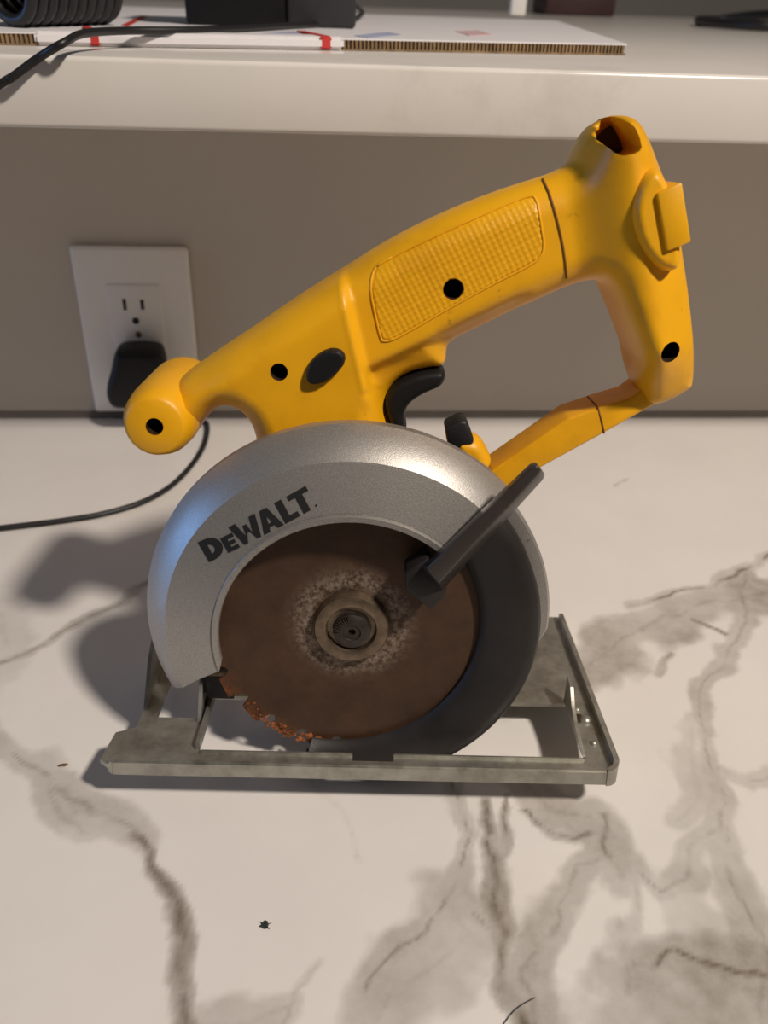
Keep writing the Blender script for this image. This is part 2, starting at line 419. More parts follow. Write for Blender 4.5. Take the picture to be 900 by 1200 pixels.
veins = [  # (pixels along the vein, half width of the wash in m, wash strength, half width of the dark core, core strength)
 ([(-60,850),(0,872),(50,892),(85,925),(120,950),(160,975)], .011, .55, .0012, .35),
 ([(60,905),(80,940),(110,965)], .010, .5, .001, .2),
 ([(150,975),(176,990),(184,1030),(200,1050),(212,1095)], .0045, .75, .0022, .65),
 ([(195,1045),(214,1080),(220,1105),(212,1145),(218,1200),(235,1260)], .006, .8, .002, .6),
 ([(230,1200),(300,1185),(345,1170)], .008, .45, .001, .2),
 ([(330,1200),(345,1150),(375,1130)], .004, .3, .0008, .25),
 ([(240,655),(200,672),(160,690),(110,722),(70,748),(30,770),(-40,800)], .005, .5, .0012, .45),
 ([(0,720),(10,760),(-10,800)], .02, .3, .002, .1),
 ([(960,640),(900,655),(862,668),(840,688),(805,693),(770,702),(740,712)], .008, .55, .0012, .75),
 ([(960,690),(880,700),(830,705),(780,722),(735,740),(690,770),(660,800)], .022, .75, .001, .2),
 ([(868,670),(872,705),(860,745),(845,775),(825,800),(818,850)], .011, .7, .001, .3),
 ([(805,725),(830,735),(845,745)], .003, .6, .0012, .6),
 ([(775,760),(770,775),(760,785)], .003, .5, .001, .5),
 ([(818,860),(822,900),(838,935),(815,985),(795,1020),(770,1038),(740,1020)], .010, .6, .001, .3),
 ([(800,840),(795,900),(805,930),(780,960)], .012, .5, .001, .1),
 ([(900,895),(870,910),(835,900)], .008, .5, .001, .2),
 ([(835,960),(850,1010),(865,1060),(885,1110),(890,1160),(900,1230)], .012, .6, .001, .3),
 ([(780,1035),(800,1070),(840,1090)], .014, .4, .001, .1),
 ([(735,1122),(750,1128),(775,1126),(800,1118),(830,1135),(850,1147),(885,1148)], .006, .7, .0013, .8),
 ([(740,1150),(800,1155),(860,1165),(920,1175)], .03, .85, .001, .1),
 ([(740,1210),(800,1215),(900,1230)], .03, .8, .001, .1),
 ([(530,900),(540,930),(553,975),(530,1030),(505,1070),(470,1110),(440,1150)], .009, .6, .001, .45),
 ([(575,935),(578,985),(590,1015),(588,1055),(600,1090),(605,1130),(603,1170),(630,1220)], .006, .8, .0018, .75),
 ([(598,930),(598,985),(585,1010)], .004, .7, .0012, .6),
 ([(565,1070),(590,1095),(600,1120)], .005, .6, .001, .5),
 ([(520,1060),(560,1100),(520,1140),(470,1160),(440,1190)], .022, .55, .001, .1),
 ([(620,955),(640,978),(660,983),(680,981)], .004, .6, .0012, .65),
 ([(600,900),(640,950),(680,960),(700,990),(715,1030)], .014, .7, .001, .2),
 ([(690,1010),(675,1020),(655,1060),(640,1105),(632,1150),(636,1230)], .010, .7, .001, .3),
 ([(695,960),(698,1000),(720,1030)], .004, .6, .0013, .6),
 ([(735,1030),(735,1060),(728,1100),(730,1160)], .006, .45, .001, .2),
 ([(350,900),(395,960),(420,1010)], .003, .10, .0004, .12),
 ([(560,720),(600,760),(580,820)], .016, .35, .001, .1),
 ([(720,570),(735,562)], .002, .3, .001, .3),
]
def build_counter():
    xs = np.r_[np.arange(-.78, -.36, .012), np.arange(-.36, .46, .0016), np.arange(.46, .83, .012)]; ys = np.arange(.045, YW-.002, .0016); ys = np.r_[ys, YW-.0003]
    gx, gy = np.meshgrid(xs, ys); P = np.c_[gx.ravel(), gy.ravel()]
    warp = np.c_[fbm(P, 28, 6, 1)-.5, fbm(P, 28, 6, 2)-.5]*.022
    Pw = P+warp
    n1 = fbm(P, 38, 5, 3); n2 = fbm(P, 90, 4, 5)
    wash = np.zeros(len(P)); core = np.zeros(len(P))
    for px, ww, ws, cw, cs in veins:
        pts = [tuple(GR(*p)[:2]) for p in px]
        d = plinedist(Pw, pts)
        wash = np.maximum(wash, min(1, ws*1.15)*np.clip(1.6*(1-(d/(.88*ww*(.25+1.55*n1)))**2), 0, 1))
        core = np.maximum(core, min(1, cs*1.3)*np.exp(-(d/cw)**2)*np.clip((n2-.28)*4, 0, 1))
    # fainter veining everywhere else on the slab
    rn = np.abs(fbm(P+warp*1.5, 6, 4, 9)-.5)
    far = np.clip((np.abs(P[:, 0])-.33)/.1, 0, 1)
    wash = np.maximum(wash, np.clip(1-rn/.02, 0, 1)*.5*far)
    wash *= np.clip(.7+1.0*(n1-.4), 0, 1.1)
    nx, ny = len(xs), len(ys)
    v = [(x, y, 0.0) for x, y in P]
    idx = np.arange(nx*ny).reshape(ny, nx)
    f = np.c_[idx[:-1, :-1].ravel(), idx[:-1, 1:].ravel(), idx[1:, 1:].ravel(), idx[1:, :-1].ravel()].tolist()
    # slab sides and underside
    b0 = len(v); x0, x1, y0, y1 = xs[0], xs[-1], ys[0], ys[-1]
    v += [(x0, y0, -.03), (x1, y0, -.03), (x1, y1, -.03), (x0, y1, -.03)]
    f += [[b0, b0+1]+idx[0, ::-1].tolist(), [b0+1, b0+2]+idx[::-1, -1].tolist(), [b0+2, b0+3]+idx[-1, :].tolist(), [b0+3, b0]+idx[:, 0].tolist(), [b0+3, b0+2, b0+1, b0]]
    me = bpy.data.meshes.new('countertop'); me.from_pydata(v, [], f)
    for nm, arr in (('wash', wash), ('vein', core)):
        a = me.attributes.new(nm, 'FLOAT', 'POINT'); full = np.zeros(len(v), np.float32); full[:len(arr)] = arr
        a.data.foreach_set('value', full)
    return link('countertop', me, 'quartz')
tag(build_counter(), 'white marble-look quartz countertop with grey-brown veins under the saw', 'countertop')

# ------------------------------------------------------------------ circular saw
smat = Matrix((U, V, W)).transposed().to_4x4(); smat.translation = SO
saw = empty('circular_saw', smat, 'yellow cordless circular saw without battery, silver guard, rusty blade, standing on countertop', 'power tool')

# --- housing
VM = .066
hout = [(196,470),(212,440),(250,414),(280,394),(300,381),(350,346),(400,315),(450,283),(500,257),(550,235),(600,217),(640,205),(664,194),(672,176),(684,156),(702,140),(720,134),(736,139),(750,160),(764,195),(776,220),(786,262),(792,300),(798,340),(804,395),(807,444),(799,453),(772,468),(752,470),(742,452),(737,436),(736,422),(735,408),(726,384),(712,352),(703,333),(694,325),(672,330),(640,343),(600,362),(560,382),(530,396),(523,405),(522,427),(498,429),(474,436),(455,452),(452,475),(462,500),(470,540),(440,590),(360,600),(315,560),(303,520),(301,500),(293,482),(278,470),(262,470),(248,482),(232,500),(208,505)]
hpoly = chaikin(SP(hout, VM), 2)
def lin(a, b_):       # signed distance (to the right of a->b in the picture is positive) in the saw frame
    a = np.array(S(*a, VM-.02)); b_ = np.array(S(*b_, VM-.02)); t = (b_-a)/np.linalg.norm(b_-a); nn = np.array([t[1], -t[0]])
    return lambda Q: (Q-a)@nn
def sstep(x, a, b_): t = np.clip((x-a)/(b_-a), 0, 1); return t*t*(3-2*t)
ridge = lin((440, 500), (403, 342)); under = lin((432, 424), (690, 300)); neckl = lin((255, 520), (255, 380))
postA = lin((690, 345), (672, 190)); postB = lin((772, 440), (735, 150)); lowl = lin((700, 425), (765, 480)); lowm = lin((690, 432), (810, 418))
def Thouse(Q):
    T = np.full(len(Q), .0195)
    T += .0045*(1-sstep(ridge(Q), -.002, .003))                      # fuller motor side left of the ridge
    T -= .0065*sstep(under(Q), .001, .007)*sstep(ridge(Q), .0, .004)*(1-sstep(postA(Q), -.03, -.02))
    T -= .002*(1-sstep(neckl(Q), -.012, .008))
    pa = postA(Q); pb = postB(Q)
    T += .0115*sstep(pa, -.004, .020) - .010*sstep(pb, -.003, .016)
    T += .0012*np.exp(-(ridge(Q)/.0016)**2)
    T = T+(.0150-T)*sstep(lowm(Q), -.008, .022)*sstep(postA(Q), -.012, -.002)
    return T
def Rhouse(Q): return .0135-.0070*sstep(postA(Q), .002, .016)
def ringpts(cx, cy, r, v, n=24, sq=1.0):
    c = S(cx, cy, v); return [(c[0]+r*math.cos(2*math.pi*i/n), c[1]+r*sq*math.sin(2*math.pi*i/n)) for i in range(n)]
holes = [ringpts(531, 339, .0040, VM-.0195), ringpts(327, 436, .0036, VM-.024), ringpts(782, 410, .0046, VM-.023, sq=.9)]
cavity = chaikin(SP([(699,158),(724,134),(731,138),(747,170),(741,179),(724,183),(711,177)], VM-.022), 1)
house, htop = inflate('housing', hpoly, VM, Thouse, .0135, .0013, 'yellow', saw, holes=holes+[cavity], rrf=Rhouse)
house['label'] = 'yellow moulded plastic housing and handle'
for i, h in enumerate(holes):
    pit('screw_hole', h, [htop(q) for q in h], .012, 'hole', house)
cv = pit('latch_cavity', cavity, [htop(q) for q in cavity], .004, 'yellow', house, .80, (.0022, -.0012))
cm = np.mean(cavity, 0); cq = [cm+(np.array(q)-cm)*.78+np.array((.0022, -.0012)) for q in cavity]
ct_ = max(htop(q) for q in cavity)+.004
pit('cavity_shade', cq, [ct_-.0006]*len(cq), .0002, 'hole', house)  # dark patch over the yellow recess, coloured as the shade of a deeper opening
# seam between handle and battery end
def seam(name, pix, r=.0005):
    pts = []
    cps = catmull([Vector((x, y, 0)) for x, y in pix], 10)
    for c in cps:
        q = S(c.x, c.y, VM-.018)
        for _ in range(4): q = S(c.x, c.y, htop(q))
        pts.append(Vector((q[0], htop(q)-.0001, q[1])))
    tube(name, pts, r, 'seam', house, 6)
seam('seam_line', [(636,210),(644,228),(652,255),(659,285),(663,312),(664,326)])
# textured grip panel
gp = [(431,318),(470,296),(530,268),(590,241),(622,229),(629,234),(634,262),(638,288),(634,302),(618,313),(570,337),(520,365),(470,394),(452,401),(445,396)]
gpq = []
for x, y in gp:
    q = S(x, y, VM-.019)
    for _ in range(2): q = S(x, y, htop(q)-.0006)
    gpq.append(q)
gpoly = chaikin(gpq, 1)
GA = math.atan2(gpq[12][1]-gpq[9][1], gpq[12][0]-gpq[9][0])+math.pi
hb = densify(hpoly, .0013)
def hsurf(Q):
    d = segdist(Q, hb); pr = (1-(1-np.clip(d/Rhouse(Q), 0, 1))**2.2)**(1/2.2)
    return Thouse(Q)*pr
def gbump(Q):
    ca, sa = math.cos(GA), math.sin(GA); a = (Q[:, 0]*ca+Q[:, 1]*sa)/.0023; c = (-Q[:, 0]*sa+Q[:, 1]*ca)/.0023
    return .00042*(np.abs(np.sin(math.pi*a)*np.sin(math.pi*c)))**.8
inflate('grip_panel', gpoly, VM, lambda Q: hsurf(Q)+.00015, .00001, .00062, 'yellow', house, holes=[ringpts(531, 339, .0044, VM-.0195)], Tb=lambda Q: -hsurf(Q)+.0012, detail=lambda Q: gbump(Q), grid_ang=GA)
rimq = catmull([Vector((q[0], VM-hsurf(np.array([q]))[0]-.0001, q[1])) for q in gpoly+gpoly[:2]], 3)
tube('panel_border', rimq, .00055, 'yellow', house, 6)

# --- front auxiliary handle: a stub that runs across the saw
nc = S(181, 500, .040)
fh = lathe('front_handle', [(.0036, .040), (.0112, .040), (.0128, .0412), (.0150, .048), (.0158, .058), (.0158, .095), (.0148, .103), (.010, .108), (0, .109)], nc, 'yellow', saw, 72, 50)
fh['label'] = 'rounded front handle stub with screw hole'
lathe('screw_hole', [(.0037, .0399), (.0037, .052), (0, .052)], nc, 'hole', fh, 32)

# --- battery latch boss and tab
lb = [(736,240),(745,210),(762,193),(778,198),(793,235),(800,285),(799,314),(786,322),(766,316),(747,294),(737,264)]
bp, _ = inflate('latch_boss', chaikin(SP(lb, VM-.030), 2), VM-.018, .0165, .004, .0011, 'yellow', saw)
tb = SP([(768,226),(797,213),(808,283),(780,294)], VM-.034)
prism('latch_tab', tb, VM-.0365, VM-.012, 'yellow', bp, .0009)

# --- lower brace from battery end to the guard
VB = VM-.010
br = SP([(575,553),(620,522),(666,490),(704,477),(738,467),(764,448),(790,440),(804,444),(800,454),(770,473),(706,509),(640,545),(580,578),(552,600)], VB)
bo = prism('handle_brace', br, VB, VB+.021, 'yellow', saw, .0012, 3)
bp0 = [Vector((S(x, y, VB)[0], VB, S(x, y, VB)[1])) for x, y in ((701,478),(705,493),(708,508))]
tube('seam_line', [Vector((bp0[0].x-.0005, VB+.018, bp0[0].z)), bp0[0], bp0[1], bp0[2]], .0004, 'seam', bo, 6)

# --- trigger, lock button, bevel knob
tr = [(449,470),(453,454),(465,441),(485,432),(505,428),(519,428),(522,438),(516,449),(497,456),(480,467),(474,480),(477,498),(475,506),(463,506),(455,488)]
inflate('trigger', chaikin(SP(tr, VM), 2), VM, .0105, .0035, .0011, 'black', saw, p=3)
lk = [(358,438),(364,421),(384,408),(399,409),(406,418),(402,431),(384,447),(369,451),(360,448)]
bf = VM-.0235
inflate('lock_button', chaikin(SP(lk, bf-.002), 1), bf+.001, .0055, .0016, .0009, 'black', saw, p=3, Tb=.001)
kb = SP([(530,516),(545,510),(562,513),(572,528),(578,545),(560,560),(535,545)], .050)
kboss, _ = inflate('knob_boss', chaikin(kb, 2), .054, .009, .005, .0012, 'yellow', saw)
kk = SP([(521,499),(538,490),(546,490),(555,513),(552,522),(525,524)], .050)
prism('bevel_knob', kk, .046, .060, 'blackrub', saw, .0015, 3)

# --- motor can behind the guard
lathe('motor_housing', [(0, .050), (.030, .050), (.031, .090), (.029, .118), (.022, .126), (0, .127)], (-.022, .100), 'yellow', saw, 48, 50)
# gear case between guard and housing
lathe('gear_case', [(.062, .030), (.062, .046), (.050, .052), (0, .053)], (AX[0]-.004, AX[1]+.012), 'silver', saw, 64, 40)

# --- upper guard
def face_v(r): return .0095+(.0160-.0095)*(r-.0557)/(.0793-.0557)
prof = [(.0557, .0101), (.0561, .0094), (.0583, .0094), (.0589, .0108), (.0595, face_v(.0595)), (.0700, face_v(.070)), (.0793, face_v(.0793)),
        (.0822, .0187), (.0858, .0228), (.0888, .0272), (.0900, .0294), (.0905, .0302), (.0905, .0350), (.0887, .0350), (.0882, .0300), (.0850, .0250), (.0780, .0195), (.0557, .0122)]
ug = sector('upper_guard', prof, 43.5, 199.5, 'silver', saw, 140, end0=lambda r: -(r-.072)*90, end1=lambda r: -4.5+(r-.0557)*270-5*max(0, (.0575-r)/.002), sharp=20)
ug['label'] = 'silver painted upper blade guard with black lettering'
def rimprof(deg):
    k = max(0, min(1, (deg+16)/14)); R = .0800+.0078*k
    return [(.0770, .0300), (R-.001, .0298), (R, .0310), (R, .0350), (.0770, .0350)]
sector('guard_rim', None, -16, 47, 'silver', ug, 50, rad=rimprof)

# lettering, built stroke by stroke (units: mm along the baseline, mm above it)
to = S(246, 656.6, face_v(.074)); TA = math.radians(31.0)
def quad_strip(*qs): return [list(q) for q in qs]
H_ = 9.0
def dcurve(cx, cy, rx, ry, a0, a1, n=8): return [(cx+rx*math.cos(math.radians(a0+(a1-a0)*i/n)), cy+ry*math.sin(math.radians(a0+(a1-a0)*i/n))) for i in range(n+1)]
polys = []
# D
polys.append([(0,0),(2.7,0),(2.7,H_),(0,H_)])
oc = dcurve(2.6, H_/2, 5.2, H_/2, 90, -90); ic = dcurve(2.6, H_/2, 2.0, 2.0, 90, -90)
for i in range(8): polys.append([oc[i], oc[i+1], ic[i+1], ic[i]])
# E (small)
e0 = 8.2
polys += [[(e0,0),(e0+2.2,0),(e0+2.2,6.5),(e0,6.5)], [(e0+2.2,0),(e0+4.9,0),(e0+4.9,1.6),(e0+2.2,1.6)], [(e0+2.2,2.5),(e0+4.5,2.5),(e0+4.5,4.0),(e0+2.2,4.0)], [(e0+2.2,4.9),(e0+4.9,4.9),(e0+4.9,6.5),(e0+2.2,6.5)]]
# W
w0 = 12.9
polys += [[(w0,H_),(w0+2.7,H_),(w0+4.2,2.6),(w0+3.6,0),(w0+2.1,0)], [(w0+3.6,0),(w0+4.2,2.6),(w0+4.8,6.2),(w0+5.6,6.8),(w0+5.6,5.2)],
          [(w0+7.4,0),(w0+5.6,5.2),(w0+5.6,6.8),(w0+6.3,6.2),(w0+6.9,2.6)], [(w0+8.9,0),(w0+7.4,0),(w0+6.9,2.6),(w0+8.3,H_),(w0+10.9,H_)], [(w0+4.4,4.0),(w0+4.8,7.0),(w0+6.3,7.0),(w0+6.7,4.0),(w0+5.6,3.6)]]
# A
a0_ = 23.0
polys += [[(a0_,0),(a0_+2.5,0),(a0_+3.0,1.7),(a0_+3.3,3.1),(a0_+4.0,6.2),(a0_+4.0,H_),(a0_+2.6,H_)], [(a0_+8.0,0),(a0_+5.4,H_),(a0_+4.0,H_),(a0_+4.0,6.2),(a0_+4.7,3.1),(a0_+5.0,1.7),(a0_+5.5,0)], [(a0_+3.0,1.6),(a0_+5.0,1.6),(a0_+4.7,3.1),(a0_+3.3,3.1)]]
# L
l0 = 31.6
polys += [[(l0,0),(l0+2.7,0),(l0+2.7,H_),(l0,H_)], [(l0+2.7,0),(l0+5.8,0),(l0+5.8,2.1),(l0+2.7,2.1)]]
# T
t0_ = 36.4
polys += [[(t0_,6.9),(t0_+7.6,6.9),(t0_+7.6,H_),(t0_,H_)], [(t0_+2.5,0),(t0_+5.2,0),(t0_+5.2,6.9),(t0_+2.5,6.9)]]
dot = dcurve(44.0, .5, .42, .42, 0, 360, 9)[:-1]; polys.append(dot)
bm = bmesh.new(); KX = .00098
for p in polys:
    vs = []
    for x, y in p:
        x *= .001*1.17; y *= .001
        u_ = to[0]+x*math.cos(TA)-y*math.sin(TA); w_ = to[1]+x*math.sin(TA)+y*math.cos(TA)
        r = math.hypot(u_-AX[0], w_-AX[1])
        vs.append((u_, face_v(r)-.00022, w_))
    a = [bm.verts.new(q) for q in vs]; bk = [bm.verts.new((q[0], q[1]+.0004, q[2])) for q in vs]
    bm.faces.new(a); n = len(a)
    for i in range(n): bm.faces.new((a[i], a[(i+1) % n], bk[(i+1) % n], bk[i]))
lt = from_bm('lettering', bm, 'print', ug); lt['label'] = 'black printed word DEWALT'

# --- lower guard (retracting, dark) with its eccentric opening
LC = (-.0132, .0655); LR = .0620
def rin(deg):
    a = math.radians(deg); dx, dz = math.cos(a), math.sin(a); ox, oz = AX[0]-LC[0], AX[1]-LC[1]
    bq = ox*dx+oz*dz; return -bq+math.sqrt(bq*bq-(ox*ox+oz*oz-LR*LR))
def lprof(deg):
    r0 = rin(deg); R = .0808
    R = .0815+.0008*max(0, min(1, (deg+60)/75))
    fade = min(1, (deg+108)/25)
    R = r0+.010+(R-r0-.010)*max(.0, fade)**.5 if fade < 1 else R
    return [(r0, .0240), (r0+.0006, .0226), (r0+.005, .0196), (R-.006, .0176), (R-.0015, .0186), (R, .0204), (R, .0290), (R-.0016, .0290), (R-.0018, .0214), (R-.006, .0194), (r0+.005, .0216), (r0+.0012, .0240)]
lgd = sector('lower_guard', None, 62, -106, 'lguard', saw, 110, rad=lprof, sharp=40)
lgd['label'] = 'dark grey retracting lower blade guard'
# lever
def P3(x, y, v): q = S(x, y, v); return Vector((q[0], v, q[1]))
bm = bmesh.new()
secs = []
for (A, B1, B2, C) in (((494,664),(500,666),(514,684),(519,692)), ((538,622),(543,625),(556,637),(562,644)), ((586,576),(590,580),(600,590),(606,596)), ((621,543),(624,548),(631,556),(637,562)), ((628,541),(630,545),(634,551),(639,556))):
    secs.append([bm.verts.new(P3(*A, .0085)), bm.verts.new(P3(*B1, .0005)), bm.verts.new(P3(*B2, .0005)), bm.verts.new(P3(*C, .0085))])
for x, y in zip(secs, secs[1:]):
    for i in range(4): bm.faces.new((x[i], x[(i+1) % 4], y[(i+1) % 4], y[i]))
bm.faces.new(secs[0][::-1]); bm.faces.new(secs[-1])
bmesh.ops.recalc_face_normals(bm, faces=bm.faces)
bmesh.ops.bevel(bm, geom=list(bm.edges), offset=.0007, segments=2, affect='EDGES', profile=.5)
lv = from_bm('guard_lever', bm, 'lever', saw, sharp=50); lv['label'] = 'dark plastic lever of the lower guard'
prism('lever_foot', SP([(474,668),(500,650),(524,686),(519,699),(505,712),(476,688)], .012), .0090, .0220, 'lguard', lv, .0012, 2)

# --- blade
bm = bmesh.new(); nt_ = 24; R0 = .0700
ringp = []
for k in range(nt_):
    a = 2*math.pi*k/nt_+.1
    st = 2*math.pi/nt_
    for da, rr in ((0, .0690), (.10, .0684), (.55, .0670), (.62, .0625), (.72, .0608), (.85, .0618), (.93, .065)):
        ringp.append((a-da*st, rr))
ringp = sorted(ringp, key=lambda q: q[0])
fa = []; 
for v in (.0257, .0273):
    row = [bm.verts.new((AX[0]+r*math.cos(a), v, AX[1]+r*math.sin(a))) for a, r in ringp]
    row2 = [bm.verts.new((AX[0]+.012*math.cos(a), v, AX[1]+.012*math.sin(a))) for a, r in ringp]
    n = len(row)
    for i in range(n): bm.faces.new((row[i], row[(i+1) % n], row2[(i+1) % n], row2[i]))
    fa.append(row)
for i in range(len(fa[0])): bm.faces.new((fa[0][i], fa[0][(i+1) % n], fa[1][(i+1) % n], fa[1][i]))
bl = from_bm('blade', bm, 'blade', saw); bl['label'] = 'rust-brown circular blade'
# rust flakes at the teeth
bm = bmesh.new()
for k in range(60):
    t = random.random(); a = math.radians(-138+38*t+random.gauss(0, 1.5)); rr = .0655+random.gauss(0, .0018)
    s = random.choice((.0003, .0004, .0006, .0009))*(1+.6*(t > .75))
    mtx = Matrix.Translation((AX[0]+rr*math.cos(a), .0254, AX[1]+rr*math.sin(a))) @ Matrix.Rotation(random.random()*6, 4, 'Y') @ Matrix.Diagonal((s*1.3, s*.8, s, 1))
    bmesh.ops.create_icosphere(bm, subdivisions=1, radius=1, matrix=mtx)
for v in bm.verts: v.co += Vector((random.gauss(0, .00035), random.gauss(0, .00015), random.gauss(0, .00035)))
rf = from_bm('rust_flakes', bm, 'flake', bl); rf['kind'] = 'stuff'
# arbor
hb_ = lathe('arbor_flange', [(0, .0262), (.0166, .0262), (.0166, .0222), (.0158, .0208), (.0128, .0204), (.0112, .0208), (.0104, .0230), (0, .0230)], AX, 'hub', saw, 64, 30)
lathe('arbor_bolt', [(.0085, .0232), (.0082, .0208), (.0060, .0196), (.0040, .0196), (.0036, .0204), (.0016, .0204), (.0016, .0231), (0, .0231)], (AX[0]+.0003, AX[1]-.001), 'hubdark', hb_, 40, 30)
bm = bmesh.new()
for k in range(10):
    a = math.radians(100+k*9); c = (AX[0]+.0068*math.cos(a), AX[1]-.001+.0068*math.sin(a))
    bmesh.ops.create_cube(bm, size=1, matrix=Matrix.Translation((c[0], .0196, c[1])) @ Matrix.Rotation(-a, 4, 'Y') @ Matrix.Diagonal((.0024, .0012, .0005, 1)))
from_bm('spline_teeth', bm, 'hubdark', hb_)

# --- shoe (base plate) in zinc-plated steel
PT = .0062                                    # top of the plate above its lower edge
def plate_piece(poly, z0, z1, bm):
    a = [bm.verts.new((u_, v_, z1)) for u_, v_ in poly]; e = [bm.verts.new((u_, v_, z0)) for u_, v_ in poly]; n = len(a)
    bm.faces.new(a); bm.faces.new(e[::-1])
    for i in range(n): bm.faces.new((a[i], e[i], e[(i+1) % n], a[(i+1) % n]))
def shoe_piece(name, poly, z0, z1, parent, bev=.0006):
    bm = bmesh.new(); plate_piece(poly, z0, z1, bm); bmesh.ops.recalc_face_normals(bm, faces=bm.faces)
    if bev: bmesh.ops.bevel(bm, geom=list(bm.edges), offset=bev, segments=2, affect='EDGES')
    return from_bm(name, bm, 'zinc', parent, sharp=40)
UL, UR, VBK = -.1150, .1135, .137
n0, n1_ = S(413, 892, .006)[0], S(461, 893, .006)[0]
OPL, OPR, OPF, OPB = -.0748, .1000, .0100, .0520
outer = [(UL+.008, .0010), (UR-.006, .0010)] + [(UR-.006+.005*math.sin(t), .006-.005*math.cos(t)) for t in (math.pi/6, math.pi/3, math.pi/2)] + [(UR-.001, VBK), (.035, VBK), (.035, .060), (-.070, .060), (-.070, .082), (-.078, .082), (-.078, .034), (-.099, .034), (-.099, .088), (-.1065, .088), (-.1065, .026), (UL, .022), (UL-.0015, .003), (UL+.002, .0005)]
hole = [(OPL, OPF), (n0, OPF), (n0, .0058), (n1_, .0058), (n1_, OPF), (OPR, OPF), (OPR, OPB), (OPL, OPB)]
vs, es, fs, *_ = geometry.delaunay_2d_cdt([Vector(q) for q in outer+hole], [(i, (i+1) % len(outer)) for i in range(len(outer))]+[(len(outer)+i, len(outer)+(i+1) % len(hole)) for i in range(len(hole))], [], 0, 1e-7)
bm = bmesh.new(); Q = np.array([tuple(v) for v in vs])
tv = [bm.verts.new((q[0], q[1], PT)) for q in Q]; bv = [bm.verts.new((q[0], q[1], PT-.0022)) for q in Q]
for f in fs:
    c = Q[list(f)].mean(0)[None]
    if inside(c, outer)[0] and not inside(c, hole)[0]:
        bm.faces.new([tv[i] for i in f]); bm.faces.new([bv[i] for i in f][::-1])
for loop, off in ((outer, 0), (hole, len(outer))):
    n = len(loop)
    for i in range(n): bm.faces.new((tv[off+i], tv[off+(i+1) % n], bv[off+(i+1) % n], bv[off+i]))
shoe = from_bm('shoe_plate', bm, 'zinc', saw, sharp=30); shoe['label'] = 'zinc-plated steel shoe of the saw'
# rolled front edge and right rim
shoe_piece('front_edge', [(UL+.004, 0), (UR-.0055, 0), (UR-.0055, .0026), (UL+.001, .0026)], 0, .0080, shoe, .0008)
bm = bmesh.new()
arc = [(UR-.006, 0.0)] + [(UR-.006+.006*math.sin(t), .006-.006*math.cos(t)) for t in np.linspace(0, math.pi/2, 8)][1:] + [(UR, VBK-.004)]
inn = [(UR-.006, .0026)] + [(UR-.006+.0036*math.sin(t), .006-.0036*math.cos(t)) for t in np.linspace(0, math.pi/2, 8)][1:] + [(UR-.0024, VBK-.004)]
hh = [.0080, .0083, .0087, .009, .0094, .0098, .0102, .0106, .0110]
rows = [[bm.verts.new((a[0], a[1], 0)), bm.verts.new((a[0], a[1], h)), bm.verts.new((c[0], c[1], h)), bm.verts.new((c[0], c[1], 0))] for a, c, h in zip(arc, inn, hh)]
for x, y in zip(rows, rows[1:]):
    for i in range(4): bm.faces.new((x[i], x[(i+1) % 4], y[(i+1) % 4], y[i]))
bm.faces.new(rows[0][::-1]); bm.faces.new(rows[-1])
from_bm('side_rim', bm, 'zinc', shoe, sharp=40)
# raised lips beside the blade slot
shoe_piece('slot_lip', [(OPL+.001, OPF-.0016), (n0, OPF-.0016), (n0, OPF), (OPL+.001, OPF)], PT-.001, PT+.0014, shoe, .0004)
shoe_piece('slot_lip', [(n1_, OPF-.0016), (OPR-.001, OPF-.0016), (OPR-.001, OPF), (n1_, OPF)], PT-.001, PT+.0014, shoe, .0004)
# flange standing along the right end of the slot, with pivot hole and rivets
bm = bmesh.new()
for x0 in (OPR-.0012, OPR):
    pass
fl = [(OPF+.002, PT), (OPB+.002, PT), (OPB+.002, PT+.015), (OPB-.006, PT+.014), (OPB-.012, PT+.008), (OPB-.022, PT+.0035), (OPF+.004, PT+.0010)]
a = [bm.verts.new((OPR-.0012, v_, z_)) for v_, z_ in fl]; e = [bm.verts.new((OPR+.0004, v_, z_)) for v_, z_ in fl]; n = len(fl)
bm.faces.new(a); bm.faces.new(e[::-1])
for i in range(n): bm.faces.new((a[i], e[i], e[(i+1) % n], a[(i+1) % n]))
from_bm('slot_flange', bm, 'zinc', shoe, sharp=30)
def rivet(u_, v_, r, h, mat='zinc'):
    bm = bmesh.new(); bmesh.ops.create_uvsphere(bm, u_segments=16, v_segments=8, radius=1, matrix=Matrix.Translation((u_, v_, PT)) @ Matrix.Diagonal((r, r, h, 1)))
    return from_bm('rivet', bm, mat, shoe, True)
rivet(.1062, .0385, .0032, .0028); rivet(.1062, .0215, .0018, .0016); rivet(.1040, .047, .0016, .0014)
bm = bmesh.new(); bmesh.ops.create_cone(bm, cap_ends=True, segments=24, radius1=.0030, radius2=.0030, depth=.0006, matrix=Matrix.Translation((.1030, .0400, PT+.0004)))
from_bm('pivot_hole', bm, 'hole', shoe)
